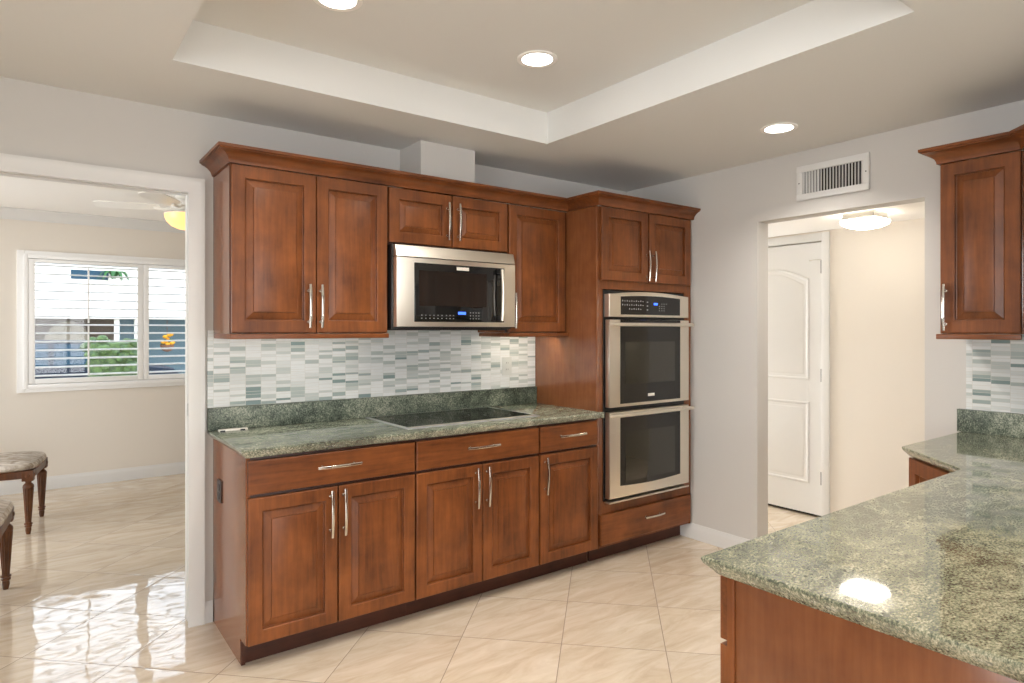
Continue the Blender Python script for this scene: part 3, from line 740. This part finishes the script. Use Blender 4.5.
can_light(2.353, -1.522, CEIL, 'round recessed light in the lower ceiling near the air vent')
for x, y, z in ((.19, -2.0, TRAY), (1.1, -2.0, TRAY), (-2.4, -4.0, CEIL), (.6, -3.3, CEIL), (.6, -4.4, CEIL), (-1.2, -5.4, CEIL), (1.7, -5.4, CEIL)):  # unseen lamps added for even light in the kitchen
    can_light(x, y, z, 'unseen round recessed light added to the kitchen ceiling as fill')

vn = thing('air_vent', 'white wall register with upright blades above the hall opening', 'vent', (XR, -1.54, 2.236))
vy0, vy1, vz0, vz1 = -1.742, -1.340, 2.138, 2.334
MB().box(XR - .002, XR - .0005, vy0 + .01, vy1 - .01, vz0 + .01, vz1 - .01).build('backing', M['dark'], vn)  # near-black plate painted as the shaded duct interior
f = MB()
for a in ((vy0, vy1, vz0, vz0 + .036), (vy0, vy1, vz1 - .036, vz1), (vy0, vy0 + .034, vz0 + .036, vz1 - .036), (vy1 - .034, vy1, vz0 + .036, vz1 - .036)):
    f.box(XR - .017, XR - .0025, a[0], a[1], a[2], a[3], .002)
f.build('frame', M['trim'], vn)
bl = MB()
for j in range(20):
    y = vy0 + .040 + j * (vy1 - vy0 - .08) / 19
    a = .9 if j < 14 else -.5
    bl.obox((XR - .0095, y, 0), (math.cos(a), math.sin(a), 0), (-math.sin(a), math.cos(a), 0), -.0065, .0065, -.0009, .0009, vz0 + .037, vz1 - .037)
bl.build('blades', M['trim'], vn)
for y in (vy0 + .016, vy1 - .016): MB().ball((XR - .017, y, 2.236), .004, (.5, 1, 1), 8).build('screw', M['hinge'], vn)

hl = thing('hall_ceiling_light', 'lit square-based glass ceiling light in the hall beyond the opening', 'ceiling light', (3.5, -1.37, 2.125))
def rsq(cx_, cy_, r, z, n=40, p=4.0):
    out = []
    for j in range(n):
        a = 2 * math.pi * j / n; c_, s_ = math.cos(a), math.sin(a)
        q = r / (abs(c_) ** p + abs(s_) ** p) ** (1 / p); out.append((cx_ + q * c_, cy_ + q * s_, z))
    return out
hcx, hcy = 3.5, -1.42
MB().rings([rsq(hcx, hcy, r, z, p=14) for r, z in ((.098, 2.1245), (.098, 2.104), (.102, 2.102), (.102, 2.088))]).build('base', simple('brushed_nickel', srgb(190, 186, 178), .3, .8), hl)
MB().rings([rsq(hcx, hcy, r, z, p=q) for r, z, q in ((.098, 2.0875, 5), (.118, 2.083, 5), (.122, 2.074, 4.5), (.116, 2.058, 4), (.09, 2.042, 3.5), (.05, 2.031, 3), (.015, 2.027, 2))]).build('glass_shade', M['hall_glass'], hl)
for dy_, lb in ((1.75, 'unseen square glass ceiling light added as fill at the far end of the hall'), (-1.75, 'unseen square glass ceiling light added as fill at the near end of the hall')):
    h2 = copy_tree(hl); h2.location.y += dy_; h2['label'] = lb  # unseen copies added to brighten the hall

# ================================================================ dining room furniture
fn = thing('ceiling_fan', 'white ceiling fan with amber glass bowl seen past the doorway jamb', 'ceiling fan', (.27, 2.18, 2.42))
fx, fy = .275, 2.18
MB().lathe([(.001, 2.4245), (.09, 2.4245), (.09, 2.415), (.06, 2.405), (.03, 2.401), (.001, 2.401)], fx, fy).build('canopy', M['fanw'], fn)
MB().lathe([(.02, 2.4005), (.06, 2.399), (.115, 2.392), (.13, 2.37), (.125, 2.345), (.09, 2.330), (.06, 2.3185), (.001, 2.3185)], fx, fy).build('motor', M['fanw'], fn)
MB().lathe([(.03, 2.3175), (.09, 2.3130), (.12, 2.2960), (.165, 2.2900), (.168, 2.2830), (.001, 2.2830)], fx, fy).build('light_kit', M['fanw'], fn)
MB().lathe([(.162, 2.2825), (.158, 2.2580), (.145, 2.2280), (.115, 2.1980), (.07, 2.1780), (.015, 2.1700), (.001, 2.1700)], fx, fy, 32).build('glass_bowl', M['fan_glass'], fn)
for j in range(5):
    a = math.radians(163 + 72 * j); u = Vector((math.cos(a), math.sin(a), 0)); v_ = Vector((-u.y, u.x, 0)); o = Vector((fx, fy, 2.335))
    rows = []
    for q, hw in ((.19, .045), (.26, .058), (.45, .064), (.58, .062), (.625, .045)):
        rows.append([tuple(o + u * q + v_ * hw * s_ + Vector((0, 0, s_ * hw * .2 + d_))) for s_, d_ in ((-1, -.003), (1, -.003), (1, .003), (-1, .003))])
    bl_ = MB().rings(rows).build('blade', M['fanw'], fn)
    MB().tube([o + u * .115, o + u * .16 + Vector((0, 0, -.012)), o + u * .235 + Vector((0, 0, -.006))], [.012, .014, .010], 8).build('blade_bracket', M['fanw'], bl_)

def make_stool():
    t = thing('upholstered_stool', '', 'stool', (0, 0, 0), 'upholstered stools in the dining room')
    S = .262
    def sq(r, z, p=6, n=48):
        return rsq(0, 0, r, z, n, p)
    MB().rings([sq(S, .385, 9), sq(S + .004, .388, 9), sq(S + .004, .432, 9), sq(S, .436, 9)], True, True).build('apron', M['leg'], t)
    MB().rings([sq(S - .004, .4365), sq(S + .010, .445), sq(S + .013, .462), sq(S, .482), sq(S - .05, .500, 5), sq(S - .12, .510, 4), sq(S - .2, .513, 3)]).build('cushion', M['fab'], t)
    for sx in (-1, 1):
        for sy in (-1, 1):
            cx_, cy_ = sx * (S - .030), sy * (S - .030)
            m = MB().box(cx_ - .033, cx_ + .033, cy_ - .033, cy_ + .033, .366, .437, .004)
            for d_ in (-.0335, .0335):   # carved rosettes on the blocks
                m.ball((cx_ + d_, cy_, .402), .014, (.4, 1, 1), 8); m.ball((cx_, cy_ + d_, .402), .014, (1, .4, 1), 8)
            prof = [(.022, .366), (.017, .352), (.024, .345), (.031, .335), (.033, .322), (.030, .312)]
            m.lathe([(r, z) for r, z in prof], cx_, cy_, 20)
            n = 24; rings = []
            for z, r in ((.312, .031), (.24, .027), (.16, .0225), (.085, .0175), (.08, .017)):
                rings.append([(cx_ + r * (1 - .13 * (j % 2)) * math.cos(2 * math.pi * j / n), cy_ + r * (1 - .13 * (j % 2)) * math.sin(2 * math.pi * j / n), z) for j in range(n)])
            m.rings(rings)
            m.lathe([(.017, .080), (.024, .076), (.025, .070), (.018, .064), (.022, .058), (.022, .052), (.016, .047), (.018, .03), (.014, .006), (.012, 0.0005)], cx_, cy_, 20)
            m.build('leg', M['leg'], t, angle=25)
    return t
s1 = make_stool(); s1.location = (-.905, 2.435, 0); s1.rotation_euler = (0, 0, -.17)
s1['label'] = 'carved wooden stool with striped cushion nearer the dining room window'
s2 = copy_tree(s1); s2.location = (-1.063, .862, 0); s2.rotation_euler = (0, 0, -.10)
s2['label'] = 'carved wooden stool cut off by the left edge of the photo'

def shutter(x0, x1, label):
    z0, z1 = .930, 2.006; y0, y1 = DY - .042, DY - .012; cxm = (x0 + x1) / 2
    t = thing('plantation_shutter', label, 'shutter', (cxm, (y0 + y1) / 2, z0), 'shutters in the dining room window')
    st, rl = .046, .042
    MB().box(x0, x0 + st, y0, y1, z0, z1, .003).box(x1 - st, x1, y0, y1, z0, z1, .003).box(x0 + st, x1 - st, y0, y1, z0, z0 + rl, .003).box(x0 + st, x1 - st, y0, y1, z1 - rl + .014, z1, .003).build('frame', M['shutter'], t)
    lv = MB(); n = 14; za, zb = z0 + rl + .025, z1 - rl - .010
    for j in range(n):
        z = za + (zb - za) * j / (n - 1); a = math.radians(9)
        ring = []
        for (c_, h_) in ((-.036, 0), (-.022, .0042), (0, .0055), (.022, .0042), (.036, 0), (.022, -.0042), (0, -.0055), (-.022, -.0042)):
            ring.append((c_ * math.cos(a) - h_ * math.sin(a), c_ * math.sin(a) + h_ * math.cos(a)))
        yc = (y0 + y1) / 2
        lv.rings([[(x, yc + p, z + q) for p, q in ring] for x in (x0 + st + .001, x1 - st - .001)])
    lv.build('louvers', M['shutter'], t)
    MB().box(cxm - .007, cxm + .007, y0 - .034, y0 - .024, za - .01, 1.435, .002).box(cxm - .007, cxm + .007, y0 - .034, y0 - .024, 1.455, zb + .01, .002).build('tilt_rod', M['shutter'], t)
shutter(-.7205, .1392, 'white plantation shutter panel fully in view with upright tilt rod')
shutter(.1408, 1.0005, 'white plantation shutter panel partly hidden behind the doorway jamb')

# ================================================================ outside the dining room window
struct(MB().box(-14, 18, 3.9, 26, -.3, -.12).build('ground', M['concrete']))
hs = thing('neighbor_house', 'white stucco house with brown garage front across the street outside the window', 'house', (1, 13, -.12))
MB().box(-7, 8, 12.0, 12.3, 1.62, 3.6).box(-7, 8, 12.3, 17, 3.3, 3.6).box(-7, 8, 16.8, 17, -.12, 3.3).build('upper_wall', M['stucco'], hs)
MB().box(-7, .78, 12.9, 13.1, -.12, 1.62).build('garage_front', M['garage'], hs)
ap = [(-.10 + 0.42 * math.cos(a), 1.02 + .55 * math.sin(a)) for a in [math.pi * j / 16 for j in range(17)]]
ap = [(.32, -.1)] + ap + [(-.52, -.1)]
MB().rings([[(x, y, z) for x, z in ap] for y in (12.75, 12.88)]).build('arched_door', simple('tan_door', srgb(150, 142, 126), .6), hs)
MB().box(.78, 8, 12.9, 13.1, -.12, 1.62).build('porch_wall', M['bluewall'], hs)
for x in (.66, 1.02, 2.02, 2.16): MB().box(x, x + .09, 12.1, 12.2, -.12, 1.62, .005).build('porch_post', M['stucco'], hs)
MB().box(-.08, .55, 11.985, 11.999, 2.40, 2.58).build('window', M['blueglass'], hs)
MB().box(-.12, .59, 11.97, 11.999, 2.30, 2.34).build('window_sill', M['stucco'], hs)
MB().box(2.2, 2.9, 12.87, 12.899, .2, 1.55).build('window', M['blueglass'], hs)
rnd = random.Random(3)
def bush(mb, x0, x1, y0, y1, z0, z1, n, r):
    for _ in range(n):
        x, y, z = rnd.uniform(x0, x1), rnd.uniform(y0, y1), rnd.uniform(z0, z1)
        mb.ball((x, y, z), r * rnd.uniform(.7, 1.2), (1, 1, .8), 8)
h = MB().box(.02, .70, 8.6, 9.1, -.12, 1.2, .1); bush(h, .02, .70, 8.57, 9.1, .1, 1.25, 190, .09)
tag(h.build('hedge', M['hedge']), 'clipped green hedge outside the shuttered window', 'hedge')
pl = thing('wall_planter', 'small green frond plant in a planter high on the white house outside', 'plant', (.64, 11.9, 2.3))
MB().rings([[(.64 + q * math.cos(2 * math.pi * j / 16), 11.86 + q * .7 * math.sin(2 * math.pi * j / 16), z) for j in range(16)] for q, z in ((.05, 2.30), (.09, 2.34), (.11, 2.42), (.09, 2.42))]).build('planter', M['stucco'], pl)
lf = MB()
for j in range(11):
    a = 2 * math.pi * j / 11; u = Vector((math.cos(a), math.sin(a) * .4, 0)); v_ = Vector((-math.sin(a), math.cos(a), 0)); rows = []
    for q in range(6):
        tq = q / 5; c_ = Vector((.64, 11.86, 2.41)) + u * (.30 * tq) + Vector((0, 0, .22 * math.sin(tq * 2.4) - .16 * tq * tq)); w_ = .045 * math.sin(math.pi * (.12 + .83 * tq))
        rows.append([tuple(c_ + v_ * w_ * s_ + Vector((0, 0, d_))) for s_, d_ in ((-1, 0), (1, 0), (1, .004), (-1, .004))])
    lf.rings(rows)
lf.build('fronds', M['palm'], pl)
cr = thing('car', 'dark blue parked car outside behind the lower shutter louvers', 'car', (-.5, 10.6, -.12))
side = [(-2.3, .12), (-2.35, .5), (-2.2, .62), (-1.55, .68), (-1.0, 1.02), (.25, 1.04), (.9, .70), (1.75, .64), (1.95, .5), (1.98, .12)]
CX, CS = -.80, 1.0
def cpt(x, y, z): return (CX - x * CS, y, -.10 + z * 1.27)
MB().rings([[cpt(x, y, z * q) for x, z in side] for y, q in ((9.9, .985), (9.96, 1.0), (11.2, 1.0), (11.26, .985))]).build('body', M['carblue'], cr)
MB().rings([[cpt(x, y, z) for x, z in ((-1.42, .70), (-.95, .97), (-.40, .985), (-.40, .70))] for y in (9.885, 9.899)]).build('window', M['blueglass'], cr)
MB().rings([[cpt(x, y, z) for x, z in ((-.32, .70), (-.32, .985), (.2, .99), (.72, .70))] for y in (9.885, 9.899)]).build('window', M['blueglass'], cr)
for x in (-1.45, 1.25):
    for y in (9.94, 11.1): MB().cyl((CX - x, y - .06, .20), (CX - x, y + .1, .20), .31, 24).build('wheel', M['tyre'], cr)
fp = thing('hanging_basket', 'hanging basket of yellow flowers on the porch across the street', 'plant', (1.63, 12.15, 1.0))
MB().lathe([(.02, .92), (.09, .95), (.13, 1.03), (.14, 1.08), (.12, 1.08), (.001, 1.07)], 1.63, 12.15, 20).build('basket', M['clay'], fp)
MB().cyl((1.63, 12.15, 1.07), (1.63, 12.15, 1.615), .006, 6).build('cord', M['clay'], fp)
g = MB(); bush(g, 1.55, 1.71, 12.05, 12.2, 1.05, 1.16, 14, .05); g.build('leaves', M['hedge'], fp)
g = MB(); bush(g, 1.52, 1.74, 12.02, 12.1, 1.08, 1.30, 12, .045); g.build('blossoms', M['yellow'], fp)
